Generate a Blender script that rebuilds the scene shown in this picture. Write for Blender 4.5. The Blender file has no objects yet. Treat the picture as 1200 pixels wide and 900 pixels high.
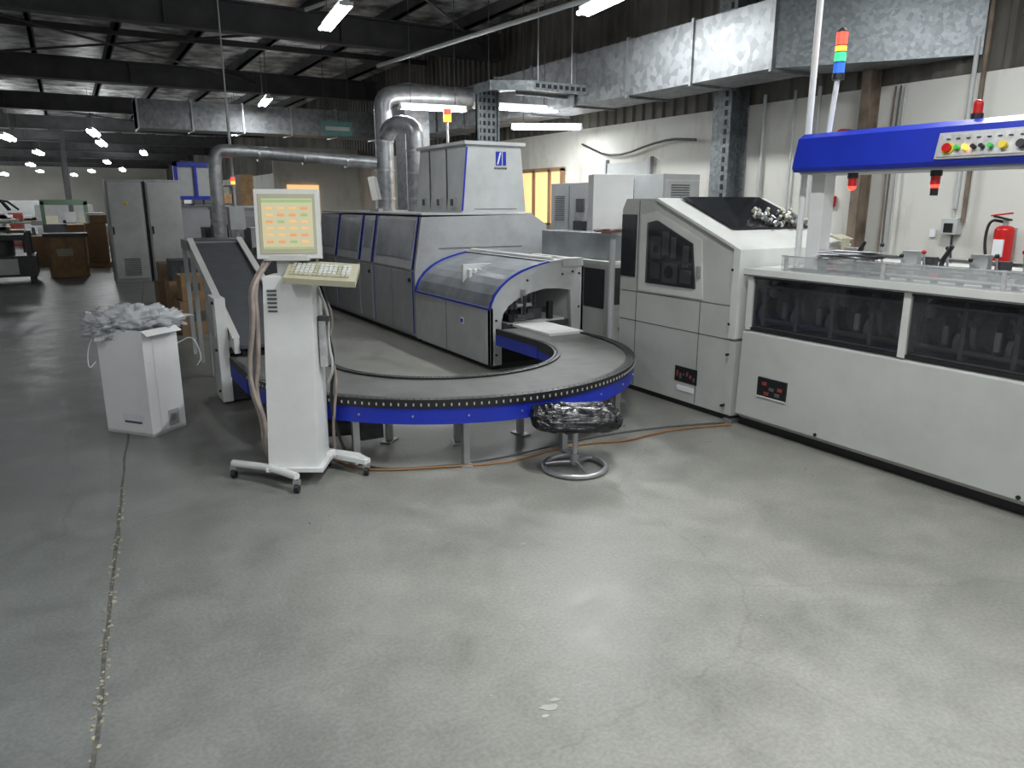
import bpy, bmesh, math, random
from mathutils import Vector, Matrix, Euler, noise
random.seed(7)
scene=bpy.context.scene
try: scene.view_settings.view_transform='Standard'
except Exception: pass

# ---------------------------------------------------------------- materials
def newmat(name):
    m=bpy.data.materials.new(name); m.use_nodes=True
    nt=m.node_tree; b=nt.nodes['Principled BSDF']
    return m,nt,b
def paint(name,col,rough=.45,metal=0,var=.06,scale=6,bump=0,spec=.5,dirt=0):
    m,nt,b=newmat(name)
    tc=nt.nodes.new('ShaderNodeTexCoord'); n=nt.nodes.new('ShaderNodeTexNoise')
    n.inputs['Scale'].default_value=scale; n.inputs['Detail'].default_value=5
    nt.links.new(tc.outputs['Object'],n.inputs['Vector'])
    r=nt.nodes.new('ShaderNodeValToRGB')
    r.color_ramp.elements[0].position=.3; r.color_ramp.elements[1].position=.7
    r.color_ramp.elements[0].color=[max(0,c*(1-var)) for c in col]+[1]
    r.color_ramp.elements[1].color=[min(1,c*(1+var)) for c in col]+[1]
    nt.links.new(n.outputs['Fac'],r.inputs[0])
    out=r.outputs[0]
    if dirt:
        n2=nt.nodes.new('ShaderNodeTexNoise'); n2.inputs['Scale'].default_value=2.2; n2.inputs['Detail'].default_value=9; n2.inputs['Roughness'].default_value=.65
        nt.links.new(tc.outputs['Object'],n2.inputs['Vector'])
        r2=nt.nodes.new('ShaderNodeValToRGB'); r2.color_ramp.elements[0].position=.36; r2.color_ramp.elements[1].position=.56
        r2.color_ramp.elements[0].color=(1-dirt,1-dirt*1.1,1-dirt*1.2,1); r2.color_ramp.elements[1].color=(1,1,1,1)
        nt.links.new(n2.outputs['Fac'],r2.inputs[0])
        mx=nt.nodes.new('ShaderNodeMix'); mx.data_type='RGBA'; mx.blend_type='MULTIPLY'; mx.inputs[0].default_value=1
        nt.links.new(out,mx.inputs[6]); nt.links.new(r2.outputs[0],mx.inputs[7]); out=mx.outputs[2]
    nt.links.new(out,b.inputs['Base Color'])
    b.inputs['Roughness'].default_value=rough; b.inputs['Metallic'].default_value=metal
    b.inputs['Specular IOR Level'].default_value=spec
    if bump:
        bp=nt.nodes.new('ShaderNodeBump'); bp.inputs['Strength'].default_value=bump; bp.inputs['Distance'].default_value=.02
        nt.links.new(n.outputs['Fac'],bp.inputs['Height']); nt.links.new(bp.outputs[0],b.inputs['Normal'])
    return m
def emis(name,col,s,base=None):
    m,nt,b=newmat(name)
    b.inputs['Base Color'].default_value=(*(base or col),1)
    b.inputs['Emission Color'].default_value=(*col,1); b.inputs['Emission Strength'].default_value=s
    return m
def plexi(name,col,alpha,rough=.08):
    m,nt,b=newmat(name)
    b.inputs['Base Color'].default_value=(*col,1); b.inputs['Roughness'].default_value=rough
    b.inputs['Alpha'].default_value=alpha
    return m
GREY=paint('machine_grey_paint',(.36,.37,.38),.5,dirt=.12)
GREYL=paint('light_grey_paint',(.46,.475,.475),.5,dirt=.10)
CREAM=paint('warm_grey_paint',(.475,.485,.46),.5,var=.04,scale=3,dirt=.10)
CREAML=paint('cream_paint',(.60,.61,.58),.45,var=.04,dirt=.08)
WHITE=paint('white_paint',(.70,.71,.70),.45,var=.04,dirt=.06)
BLUE=paint('blue_paint',(.010,.028,.38),.38,var=.1)
BLACK=paint('black_plastic',(.012,.012,.013),.4)
DARK=paint('dark_metal',(.05,.05,.055),.5,var=.3,scale=20)
SEAM=paint('panel_gap',(.09,.095,.095),.7)
STEEL=paint('bare_steel',(.45,.45,.46),.35,metal=.8,var=.15)
ALU=paint('machined_aluminium',(.48,.48,.48),.45,metal=.3,var=.2,scale=30)
RED=paint('red_plastic',(.5,.01,.01),.3)
DRED=paint('dull_red_label',(.25,.04,.03),.6)
BELT=paint('conveyor_belt',(.125,.124,.118),.55,var=.12,scale=8,dirt=.2)
BELTD=paint('dark_conveyor_belt',(.055,.06,.07),.6,var=.15,scale=8)
WOOD=paint('plywood',(.33,.20,.09),.6,var=.25,scale=8)
CARD=paint('brown_cardboard',(.28,.18,.10),.8,var=.12)
WCARD=paint('white_cardboard',(.84,.84,.84),.7,var=.03,scale=4,dirt=.05)
PAPER=paint('paper',(.75,.76,.78),.7,var=.05)
ORANGE=paint('orange_cable',(.28,.13,.05),.6)
BEIGE=paint('beige_plastic',(.42,.40,.29),.5)
HOSE=paint('grey_hose',(.30,.25,.22),.5,var=.2,scale=15)
SMOKE=plexi('smoked_glass',(.03,.032,.036),.48,.05)
CLEAR=plexi('clear_plexiglass',(.50,.52,.52),.25,.05)
FROST=paint('grey_translucent_hood',(.235,.25,.27),.26,var=.25,scale=3)
BLKGLASS=paint('black_glass',(.015,.017,.02),.08,var=.3)
TUBE=emis('fluorescent_tube',(.96,.99,1.0),24)
LRED=emis('red_beacon',(1,.05,.03),3); LGRN=emis('green_beacon',(.05,.9,.25),1.2); LBLU=emis('blue_beacon',(.03,.15,.8),.6)
LORG=emis('orange_beacon',(1,.35,.03),3)
SCREEN=emis('screen_beige',(.56,.50,.29),.9,(.1,.1,.1)); SGRN=emis('screen_green',(.26,.46,.15),.9,(.1,.1,.1)); SORG=emis('screen_orange',(.78,.30,.08),.9,(.1,.1,.1)); SYEL=emis('screen_yellow',(.85,.52,.16),.9,(.1,.1,.1))
PYEL=paint('yellow_plastic',(.75,.55,.04),.4); PGRN=paint('green_plastic',(.05,.5,.08),.4)
WARM=emis('warm_window_glow',(1,.60,.25),.9)

def galv(name,col,rough,sc=14,met=.6):
    m,nt,b=newmat(name)
    tc=nt.nodes.new('ShaderNodeTexCoord'); v=nt.nodes.new('ShaderNodeTexVoronoi'); v.inputs['Scale'].default_value=sc
    n=nt.nodes.new('ShaderNodeTexNoise'); n.inputs['Scale'].default_value=1.3; n.inputs['Detail'].default_value=4
    nt.links.new(tc.outputs['Object'],v.inputs['Vector']); nt.links.new(tc.outputs['Object'],n.inputs['Vector'])
    mx=nt.nodes.new('ShaderNodeMix'); mx.data_type='FLOAT'; mx.inputs[0].default_value=.6
    sp=nt.nodes.new('ShaderNodeSeparateColor'); nt.links.new(v.outputs['Color'],sp.inputs[0])
    nt.links.new(sp.outputs[0],mx.inputs[2]); nt.links.new(n.outputs['Fac'],mx.inputs[3])
    r=nt.nodes.new('ShaderNodeValToRGB'); r.color_ramp.elements[0].position=.2; r.color_ramp.elements[1].position=.8
    r.color_ramp.elements[0].color=[c*.65 for c in col]+[1]; r.color_ramp.elements[1].color=[min(1,c*1.3) for c in col]+[1]
    nt.links.new(mx.outputs[0],r.inputs[0]); nt.links.new(r.outputs[0],b.inputs['Base Color'])
    b.inputs['Metallic'].default_value=met; b.inputs['Roughness'].default_value=rough
    return m
GALV=galv('galvanised_sheet',(.24,.25,.26),.55)
GALVP=galv('galvanised_round_pipe',(.34,.35,.36),.36)
GALVD=galv('perforated_tray_metal',(.22,.24,.25),.45,30)

def floor_mat():
    m,nt,b=newmat('worn_concrete')
    L=nt.links.new; N=nt.nodes.new
    tc=N('ShaderNodeTexCoord')
    def noi(s,d,dist=0,ro=.5):
        n=N('ShaderNodeTexNoise'); n.inputs['Scale'].default_value=s; n.inputs['Detail'].default_value=d; n.inputs['Distortion'].default_value=dist; n.inputs['Roughness'].default_value=ro
        L(tc.outputs['Object'],n.inputs['Vector']); return n
    def ramp(src,p0,p1,c0,c1):
        r=N('ShaderNodeValToRGB'); e=r.color_ramp.elements
        e[0].position=p0;e[1].position=p1;e[0].color=(*c0,1);e[1].color=(*c1,1); L(src,r.inputs[0]); return r
    def mix(f,a,b_,mode='MIX',fac=None):
        x=N('ShaderNodeMix'); x.data_type='RGBA'; x.blend_type=mode
        if f is not None: L(f,x.inputs[0])
        else: x.inputs[0].default_value=fac
        L(a,x.inputs[6]); L(b_,x.inputs[7]); return x.outputs[2]
    n1=noi(.6,7,.5,.6); n2=noi(4,9,.4,.65); n3=noi(70,3); n4=noi(1.3,9,.8,.7)
    a=ramp(n1.outputs['Fac'],.33,.67,(.228,.226,.203),(.300,.296,.264))
    c=ramp(n2.outputs['Fac'],.3,.7,(.80,.80,.80),(1.12,1.12,1.12))
    x=mix(None,a.outputs[0],c.outputs[0],'MULTIPLY',1)
    d=ramp(n3.outputs['Fac'],.35,.65,(.88,.88,.88),(1.08,1.08,1.08))
    x=mix(None,x,d.outputs[0],'MULTIPLY',1)
    sep=N('ShaderNodeSeparateXYZ'); L(tc.outputs['Object'],sep.inputs[0])
    mu=N('ShaderNodeMath'); mu.operation='MULTIPLY'; mu.inputs[1].default_value=-.091; L(sep.outputs[1],mu.inputs[0])
    ad=N('ShaderNodeMath'); ad.operation='ADD'; L(sep.outputs[0],ad.inputs[0]); L(mu.outputs[0],ad.inputs[1])
    cool=N('ShaderNodeRGB'); cool.outputs[0].default_value=(.64,.68,.74,1)
    xc=mix(None,x,cool.outputs[0],'MULTIPLY',1)
    mp=N('ShaderNodeMapRange'); mp.inputs[1].default_value=-.6; mp.inputs[2].default_value=1.0; L(ad.outputs[0],mp.inputs[0])
    x=mix(mp.outputs[0],xc,x)
    v=N('ShaderNodeTexVoronoi'); v.inputs['Scale'].default_value=2.1; L(tc.outputs['Object'],v.inputs['Vector'])
    sr=ramp(v.outputs['Distance'],.015,.05,(.70,.70,.70),(1,1,1))
    x=mix(None,x,sr.outputs[0],'MULTIPLY',.5)
    sc=ramp(n4.outputs['Fac'],.56,.78,(0,0,0),(.35,.35,.35))
    pale=N('ShaderNodeRGB'); pale.outputs[0].default_value=(.36,.355,.32,1)
    x=mix(sc.outputs[0],x,pale.outputs[0])
    vc=N('ShaderNodeTexVoronoi'); vc.feature='DISTANCE_TO_EDGE'; vc.inputs['Scale'].default_value=.5
    nv=N('ShaderNodeMix'); nv.data_type='VECTOR'; nv.inputs[0].default_value=.14
    L(tc.outputs['Object'],nv.inputs[4]); L(n2.outputs['Color'],nv.inputs[5]); L(nv.outputs[1],vc.inputs['Vector'])
    cr=ramp(vc.outputs['Distance'],.0,.003,(.72,.72,.72),(1,1,1))
    x=mix(None,x,cr.outputs[0],'MULTIPLY',.45)
    L(x,b.inputs['Base Color'])
    rr=N('ShaderNodeMapRange'); rr.inputs[1].default_value=.3; rr.inputs[2].default_value=.7; rr.inputs[3].default_value=.28; rr.inputs[4].default_value=.50
    L(n2.outputs['Fac'],rr.inputs[0]); L(rr.outputs[0],b.inputs['Roughness'])
    b.inputs['Specular IOR Level'].default_value=.36
    bp=N('ShaderNodeBump'); bp.inputs['Strength'].default_value=.12; bp.inputs['Distance'].default_value=.01
    L(n2.outputs['Fac'],bp.inputs['Height']); L(bp.outputs[0],b.inputs['Normal'])
    return m
FLOOR=floor_mat()
def stained(name,c0,c1,sc,rough=.8,bump=.2,p=(.35,.6),zs=.45):
    m,nt,b=newmat(name); tc=nt.nodes.new('ShaderNodeTexCoord')
    mp=nt.nodes.new('ShaderNodeMapping'); mp.inputs['Scale'].default_value=(1,1,zs); nt.links.new(tc.outputs['Object'],mp.inputs[0])
    n=nt.nodes.new('ShaderNodeTexNoise'); n.inputs['Scale'].default_value=sc; n.inputs['Detail'].default_value=9; n.inputs['Roughness'].default_value=.6
    nt.links.new(mp.outputs[0],n.inputs['Vector'])
    r=nt.nodes.new('ShaderNodeValToRGB'); e=r.color_ramp.elements; e[0].position=p[0]; e[1].position=p[1]; e[0].color=(*c0,1); e[1].color=(*c1,1)
    nt.links.new(n.outputs['Fac'],r.inputs[0]); nt.links.new(r.outputs[0],b.inputs['Base Color']); b.inputs['Roughness'].default_value=rough
    bp=nt.nodes.new('ShaderNodeBump'); bp.inputs['Strength'].default_value=bump; nt.links.new(n.outputs['Fac'],bp.inputs['Height']); nt.links.new(bp.outputs[0],b.inputs['Normal'])
    return m
WALL=stained('stained_plaster',(.40,.375,.325),(.60,.59,.545),1.8,p=(.28,.48))
CORR=stained('corrugated_sheet',(.05,.045,.038),(.15,.14,.12),1.2,.6,.05)
FOIL=stained('roof_insulation_foil',(.07,.07,.073),(.95,.95,.96),2.6,.4,1.0,(.38,.68),1)
FOIL.node_tree.nodes['Principled BSDF'].inputs['Metallic'].default_value=.15
BEAM=paint('dark_steel_beam',(.06,.06,.063),.6,var=.3,scale=3)
FARW=paint('far_wall_plaster',(.60,.58,.53),.9,var=.1,scale=.8)

# ---------------------------------------------------------------- builder
class B:
    def __init__(s,name,loc=(0,0,0),rz=0):
        s.name=name; s.loc=loc; s.rz=rz; s.V=[]; s.F=[]; s.MI=[]; s.S=[]; s.mats=[]
    def add(s,vs,fs,mat,smooth=False):
        if mat not in s.mats: s.mats.append(mat)
        i=s.mats.index(mat); o=len(s.V); s.V+= [tuple(v) for v in vs]
        for f in fs: s.F.append([o+k for k in f]); s.MI.append(i); s.S.append(smooth)
    def box(s,x0,x1,y0,y1,z0,z1,mat):
        v=[(x,y,z) for z in (z0,z1) for y in (y0,y1) for x in (x0,x1)]
        s.add(v,[(0,2,3,1),(4,5,7,6),(0,1,5,4),(2,6,7,3),(0,4,6,2),(1,3,7,5)],mat)
    def rbox(s,c,size,rot,mat):
        M=Euler([math.radians(a) for a in rot]).to_matrix(); c=Vector(c)
        v=[c+M@Vector((x*size[0]/2,y*size[1]/2,z*size[2]/2)) for z in (-1,1) for y in (-1,1) for x in (-1,1)]
        s.add(v,[(0,2,3,1),(4,5,7,6),(0,1,5,4),(2,6,7,3),(0,4,6,2),(1,3,7,5)],mat)
    def cyl(s,p0,p1,r,mat,r1=None,n=16):
        p0=Vector(p0);p1=Vector(p1); r1=r if r1 is None else r1
        d=(p1-p0).normalized(); a=d.orthogonal().normalized(); b=d.cross(a)
        v=[];
        for p,rr in((p0,r),(p1,r1)):
            for i in range(n):
                t=2*math.pi*i/n; v.append(p+a*math.cos(t)*rr+b*math.sin(t)*rr)
        s.add(v,[(i,(i+1)%n,n+(i+1)%n,n+i) for i in range(n)],mat,True)
        s.add(v,[tuple(range(n))[::-1],tuple(range(n,2*n))],mat)
    def tube(s,pts,r,mat,n=8,closed=False,sub=0):
        P=[Vector(p) for p in pts]
        for _ in range(sub):
            Q=[] if closed else [P[0]]
            m=len(P)
            for i in range(m if closed else m-1):
                a=P[i];b=P[(i+1)%m]; Q+=[a*.75+b*.25,a*.25+b*.75]
            if not closed: Q.append(P[-1])
            P=Q
        m=len(P); v=[]; a=None
        for i in range(m):
            if closed: d=P[(i+1)%m]-P[i-1]
            else: d=P[min(i+1,m-1)]-P[max(i-1,0)]
            d.normalize()
            if a is None: a=d.orthogonal().normalized()
            a=(a-d*a.dot(d)).normalized(); b=d.cross(a)
            for k in range(n):
                t=2*math.pi*k/n; v.append(P[i]+a*math.cos(t)*r+b*math.sin(t)*r)
        fs=[]
        for i in range(m if closed else m-1):
            j=(i+1)%m
            for k in range(n): fs.append((i*n+k,i*n+(k+1)%n,j*n+(k+1)%n,j*n+k))
        s.add(v,fs,mat,True)
        if not closed: s.add(v,[tuple(range(n))[::-1],tuple(range((m-1)*n,m*n))],mat)
    def prism(s,prof,axis,a0,a1,mat,smooth=False):
        def P(p,a):
            return {'x':(a,p[0],p[1]),'y':(p[0],a,p[1]),'z':(p[0],p[1],a)}[axis]
        n=len(prof); v=[P(p,a0) for p in prof]+[P(p,a1) for p in prof]
        s.add(v,[(i,(i+1)%n,n+(i+1)%n,n+i) for i in range(n)],mat,smooth)
        s.add(v,[tuple(range(n))[::-1],tuple(range(n,2*n))],mat)
    def strip(s,A,Bp,axis,a0,a1,mat,smooth=False):
        for i in range(len(A)-1):
            s.prism([A[i],A[i+1],Bp[i+1],Bp[i]],axis,a0,a1,mat,smooth)
    def slab(s,p,t,mat):
        p=[Vector(q) for q in p]; n=(p[1]-p[0]).cross(p[3]-p[0]).normalized()*t
        v=p+[q+n for q in p]
        s.add(v,[(3,2,1,0),(4,5,6,7),(0,1,5,4),(1,2,6,5),(2,3,7,6),(3,0,4,7)],mat)
    def ball(s,c,r,mat,sc=(1,1,1),nu=16,nv=10,fn=None):
        v=[];c=Vector(c)
        for j in range(nv+1):
            for i in range(nu):
                th=math.pi*j/nv; ph=2*math.pi*i/nu
                d=Vector((math.sin(th)*math.cos(ph),math.sin(th)*math.sin(ph),math.cos(th)))
                if fn: d=fn(d)
                v.append(c+Vector((d.x*r*sc[0],d.y*r*sc[1],d.z*r*sc[2])))
        s.add(v,[(j*nu+i,(j+1)*nu+i,(j+1)*nu+(i+1)%nu,j*nu+(i+1)%nu) for j in range(nv) for i in range(nu)],mat,True)
    def arc(s,C,r0,r1,a0,a1,z0,z1,mat,n=48):
        v=[];fs=[]
        for i in range(n+1):
            a=math.radians(a0+(a1-a0)*i/n); c,sn=math.cos(a),math.sin(a)
            for r,z in((r0,z0),(r1,z0),(r1,z1),(r0,z1)): v.append((C[0]+r*c,C[1]+r*sn,z))
        for i in range(n):
            for k in range(4): fs.append((i*4+k,i*4+(k+1)%4,(i+1)*4+(k+1)%4,(i+1)*4+k))
        fs+= [(0,1,2,3),(n*4+3,n*4+2,n*4+1,n*4)]
        s.add(v,fs,mat,False)
    def done(s,bevel=0):
        me=bpy.data.meshes.new(s.name); me.from_pydata(s.V,[],s.F)
        for m in s.mats: me.materials.append(m)
        me.polygons.foreach_set('material_index',s.MI); me.polygons.foreach_set('use_smooth',s.S)
        bm=bmesh.new(); bm.from_mesh(me); bmesh.ops.recalc_face_normals(bm,faces=bm.faces); bm.to_mesh(me); bm.free()
        ob=bpy.data.objects.new(s.name,me); scene.collection.objects.link(ob)
        ob.location=s.loc; ob.rotation_euler=(0,0,math.radians(s.rz))
        if bevel:
            md=ob.modifiers.new('bevel','BEVEL'); md.width=bevel; md.segments=2; md.limit_method='ANGLE'; md.angle_limit=math.radians(50)
        return ob

# ---------------------------------------------------------------- camera
cam=bpy.data.cameras.new('camera'); cam.lens=26.0; cam.sensor_width=36; cam.clip_start=.05; cam.clip_end=200
co=bpy.data.objects.new('camera',cam); scene.collection.objects.link(co)
co.location=(0,0,1.55); co.rotation_euler=(math.radians(90-13.74),0,math.radians(-30.5)); scene.camera=co

# ---------------------------------------------------------------- room
WX=6.8; WY=62; LX=-22; CZ=4.55
b=B('floor'); b.box(LX,WX+.2,-5,WY+.2,-.1,0,FLOOR); b.done()
b=B('floor_crack')  # crack line along the floor, dark strip with loose crumbs
L=[];R=[]
y=.4; 
while y<34:
    x=-.12+(y-2.13)*.0912
    j=noise.noise(Vector((y*2.3,0,3)))*.012
    w=.007+.012*abs(noise.noise(Vector((y*4.1,5,1))))
    L.append((x+j-w,y,.0015)); R.append((x+j+w*.8,y,.0015)); y+=.05
n=len(L)
CRK=paint('joint_filler',(.10,.097,.085),.9,var=.5,scale=30)
b.add(L+R,[(i,n+i,n+i+1,i+1) for i in range(n-1)],CRK)
JB=paint('joint_crumbs',(.36,.33,.24),.9,var=.3)
for i in range(170):
    y=random.uniform(1.2,4.6); x=-.12+(y-2.13)*.0912+random.uniform(-.02,.02); r=random.uniform(.002,.005)
    b.rbox((x,y,.002),(r*2,r*3.2,.003),(0,0,random.uniform(-30,30)),JB)
b.done()
b=B('wall_right'); b.box(WX,WX+.15,-5,WY,0,2.62,WALL); b.done()
def corrugated(name,fixed,a0,a1,z0,z1,pitch=.2,d=.035,axis='x'):
    b=B(name); v=[];fs=[]; a=a0; pts=[]
    while a<a1:
        pts+=[(a,0),(a+pitch*.55,0),(a+pitch*.65,-d),(a+pitch*.9,-d)]; a+=pitch
    for q in pts:
        for z in(z0,z1):
            v.append((fixed+q[1],q[0],z) if axis=='x' else (q[0],fixed+q[1],z))
    m=len(pts); fs=[(2*i,2*i+2,2*i+3,2*i+1) for i in range(m-1)]
    b.add(v,fs,CORR); b.done()
corrugated('wall_right_cladding',WX+.04,-5,WY,2.58,CZ)
b=B('wall_far'); b.box(LX,WX+.15,WY,WY+.2,0,CZ,FARW)
b.done()
b=B('ceiling'); b.box(LX,WX+.2,-5,WY+.2,CZ,CZ+.1,FOIL)
b.done()
b=B('roof_rafter_frame')
for y in (-2,6,12,18,24,30,36,42,48,54,60):
    b.box(LX,WX,y-.09,y+.09,4.33,4.36,BEAM); b.box(LX,WX,y-.09,y+.09,3.93,3.96,BEAM); b.box(LX,WX,y-.015,y+.015,3.95,4.34,BEAM)
    x=LX+1
    while x<WX: b.box(x-.01,x+.01,y-.08,y+.08,3.95,4.34,BEAM); x+=2.5
for y in (9,15,21,27,33): b.box(LX,WX,y-.03,y+.03,4.3,4.4,BEAM)
x=-21.4
while x<WX:
    b.box(x-.03,x+.03,-5,WY,4.36,CZ-.001,BEAM); b.box(x-.03,x+.06,-5,WY,4.36,4.38,BEAM); x+=1.25
for (x0,y0,x1,y1) in [(-2,12,4,18),(4,12,-2,18),(-8,18,-2,24),(-2,18,-8,24),(1,6,6.5,12),(-2,24,4,30)]:
    b.cyl((x0,y0,4.15),(x1,y1,4.15),.02,BEAM,n=6)
b.done()

# ---------------------------------------------------------------- lights
def fixture(x,y,z,L=1.25,ang=-7,power=40,drop=True,area=True,tr=.014):
    b=B('fluorescent_lamp',(x,y,z),ang)
    b.prism([(-.035,0.0),(-.035,.05),(.035,.05),(.035,0)],'y',-L/2,L/2,WHITE)
    for sx in(-.055,.055): b.cyl((sx,-L/2+.03,-.004-tr),(sx,L/2-.03,-.004-tr),tr,TUBE,n=8)
    for sy in(-L/2+.01,L/2-.01): b.box(-.07,.07,sy-.015,sy+.015,-.035,0,WHITE)
    if drop:
        for sy in(-L/3,L/3): b.cyl((0,sy,.04),(0,sy,CZ-z),.006,BEAM,n=6)
    o=b.done()
    if area:
        ld=bpy.data.lights.new('lamp_light','AREA'); ld.shape='RECTANGLE'; ld.size=.10; ld.size_y=L; ld.energy=power; ld.color=(.96,.995,1.0)
        lo=bpy.data.objects.new('lamp_light',ld); scene.collection.objects.link(lo); lo.parent=o; lo.location=(0,0,-.04-tr)
    return o
for (x,y,p) in [(2.74,8.39,10),(3.64,15.7,50),(2.0,2.0,76),(4.85,6.30,78),(4.9,2.5,62),(3.6,-.9,60),(4.45,23,70),(.3,-1.5,46),(-1.3,1.6,40)]:  # last fixture, out of view, added to brighten the carton's left face
    fixture(x,y,3.5,power=p,tr=.018 if y==8.39 else .022)
for k,(x,y) in enumerate([(.95,24.4),(1.3,28.5),(-1.2,27.5),(-.6,35),(-3.2,31),(-2.6,38),(2.9,33),(-5.5,36),(-4.5,43),(-7.5,44),(-1.2,46),(-9,52),(-5,53),(-1,55),(2.0,41)]):
    fixture(x,y,3.5,power=230,area=(k%2==0),L=1.4,tr=.06)
for (x,y) in [(1.6,50),(-3,58),(-7,57),(.8,57),(-11,56),(3.0,47),(-5.6,47),(-3.4,41),(-4.6,34),(-8,50)]: fixture(x,y,3.4,area=False,L=1.5,tr=.07)
fixture(4.75,10.3,2.88,ang=83,power=26,L=1.0)
fixture(5.35,8.95,2.78,ang=83,power=26,L=1.2); fixture(6.05,9.3,2.60,ang=60,power=18,L=1.0)

# ---------------------------------------------------------------- gathering line (right)
X0=3.98
b=B('book_gathering_machine')
Y0,Y1=-1.6,3.60
b.prism([(X0+.03,.06),(X0-.03,.10),(X0-.01,.68),(X0+.05,.72),(X0+.05,.06)],'y',Y0,Y1-.03,CREAM)
b.box(X0+.05,X0+.9,Y0,Y1,.0,.06,BLACK)
b.box(X0+.05,X0+.08,Y0,Y1,.06,.72,CREAM)
b.box(X0-.03,X0+.95,Y0,Y1-.02,1.07,1.12,CREAML)
b.box(X0-.034,X0-.028,Y0,Y1-.02,1.072,1.080,SEAM)
b.box(X0+.55,X0+.95,Y0,Y1,.05,1.06,CREAM)
b.box(X0+.05,X0+.6,Y0,Y1,.60,.70,DARK)
y=Y0+.1; k=0
while y<Y1-.15:
    b.cyl((X0+.28,y,.88),(X0+.28,y+.08,.88),.13,ALU,n=28)
    b.cyl((X0+.26,y+.08,.88),(X0+.26,y+.11,.88),.155,GREYL if k%2 else DARK,n=28)
    b.cyl((X0+.20,y+.17,.80),(X0+.20,y+.20,.80),.08,ALU,n=18)
    b.cyl((X0+.16,y+.20,.80),(X0+.16,y+.22,.80),.05,BLACK,n=14)
    b.box(X0+.10,X0+.16,y+.13,y+.155,.72,1.03,ALU)
    b.box(X0+.12,X0+.2,y+.11,y+.18,.90,.94,GREYL)
    b.box(X0+.3,X0+.35,y+.2,y+.24,.7,1.05,GREYL)
    b.cyl((X0+.13,y+.2,.97),(X0+.2,y+.02,.76),.012,STEEL,n=8)
    b.cyl((X0+.11,y+.05,.96),(X0+.11,y+.08,.96),.035,ALU,n=12)
    b.box(X0+.08,X0+.1,y+.21,y+.24,.80,.90,PAPER if k%3==0 else GREYL)
    y+=.27; k+=1
b.cyl((X0+.28,Y0,.88),(X0+.28,Y1-.1,.88),.03,STEEL)
b.cyl((X0+.12,Y0,.76),(X0+.12,Y1-.1,.76),.018,STEEL); b.cyl((X0+.10,Y0,1.0),(X0+.10,Y1-.1,1.0),.010,STEEL)
for yy in (Y1-.06,2.42,1.28,.14,-1.0):
    b.box(X0-.005,X0+.04,yy-.022,yy+.022,.70,1.07,CREAML)
b.box(X0,X0+.03,Y0,Y1-.03,1.05,1.07,BLACK); b.box(X0,X0+.03,Y0,Y1-.03,.70,.72,BLACK)
b.box(X0+.012,X0+.018,Y0,Y1-.06,.72,1.05,SMOKE)
for yy in (3.28,.95):
    b.box(X0-.032,X0+.01,yy-.13,yy+.11,.27,.40,BLACK)
    b.box(X0-.034,X0-.031,yy-.13,yy+.11,.26,.272,CREAML)
    for i,(o,zz,m) in enumerate([(-.08,.34,DRED),(-.01,.33,SEAM),(.05,.36,DRED),(-.06,.30,SEAM),(.03,.295,DRED)]): b.box(X0-.034,X0-.031,yy+o-.02,yy+o+.02,zz-.012,zz+.012,m)
for yy in (1.7,2.9): b.cyl((X0-.035,yy,.115),(X0-.02,yy,.115),.012,BLACK,n=8)
b.box(X0+.02,X0+.028,Y0,Y1-.28,1.12,1.215,CLEAR)
b.box(X0+.33,X0+.338,Y0,Y1-.28,1.12,1.20,CLEAR)
for yy in (3.28,2.6,1.95,1.3): b.box(X0+.012,X0+.03,yy-.01,yy+.01,1.11,1.222,ALU)
b.box(X0+.018,X0+.032,Y0,Y1-.28,1.213,1.22,ALU)
b.box(X0+.2,X0+.3,Y0,Y1-.3,1.12,1.135,STEEL); b.box(X0+.4,X0+.46,Y0,Y1-.3,1.12,1.16,DARK)
for i in range(18):
    yy=3.2-i*.14
    b.cyl((X0+.5,yy,1.12),(X0+.5,yy+.02,1.22+.03*(i%3)),.007,STEEL,n=8)
    b.ball((X0+.5,yy+.02,1.23+.03*(i%3)),.014,BLACK if i%4 else RED,nu=8,nv=6)
    if i%4==1:
        b.tube([(X0+.42,yy,1.13),(X0+.42,yy,1.22),(X0+.42,yy-.03,1.27),(X0+.42,yy-.05,1.31)],.014,BLACK,sub=1)
        b.box(X0+.38,X0+.46,yy-.04,yy+.04,1.12,1.17,DARK)
    if i%3==0: b.box(X0+.55,X0+.6,yy-.05,yy+.05,1.12,1.26,GREYL)
    if i%3==1: b.box(X0+.53,X0+.58,yy-.03,yy+.04,1.12,1.23,DARK)
    b.box(X0+.36,X0+.40,yy-.02,yy+.03,1.12,1.15,RED if i%5==0 else STEEL)
    b.box(X0+.10,X0+.13,yy-.02,yy+.01,1.12,1.14,STEEL)
b.box(X0+.7,X0+.95,Y0,3.2,1.12,1.17,CREAM)
b.box(X0+.62,X0+.70,Y0,3.2,1.20,1.22,STEEL)
b.done(.004)
b=B('paper_sheets')
for i in range(9):
    b.rbox((X0+.15+random.uniform(-.03,.03),2.90+random.uniform(-.10,.10),1.2245+.004*i),(.20,.30,.0035),(0,0,random.uniform(-30,30)),PAPER if i%4!=2 else SEAM)
b.rbox((X0+.16,2.88,1.262),(.19,.28,.003),(0,3,8),PAPER)
b.done()

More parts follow.
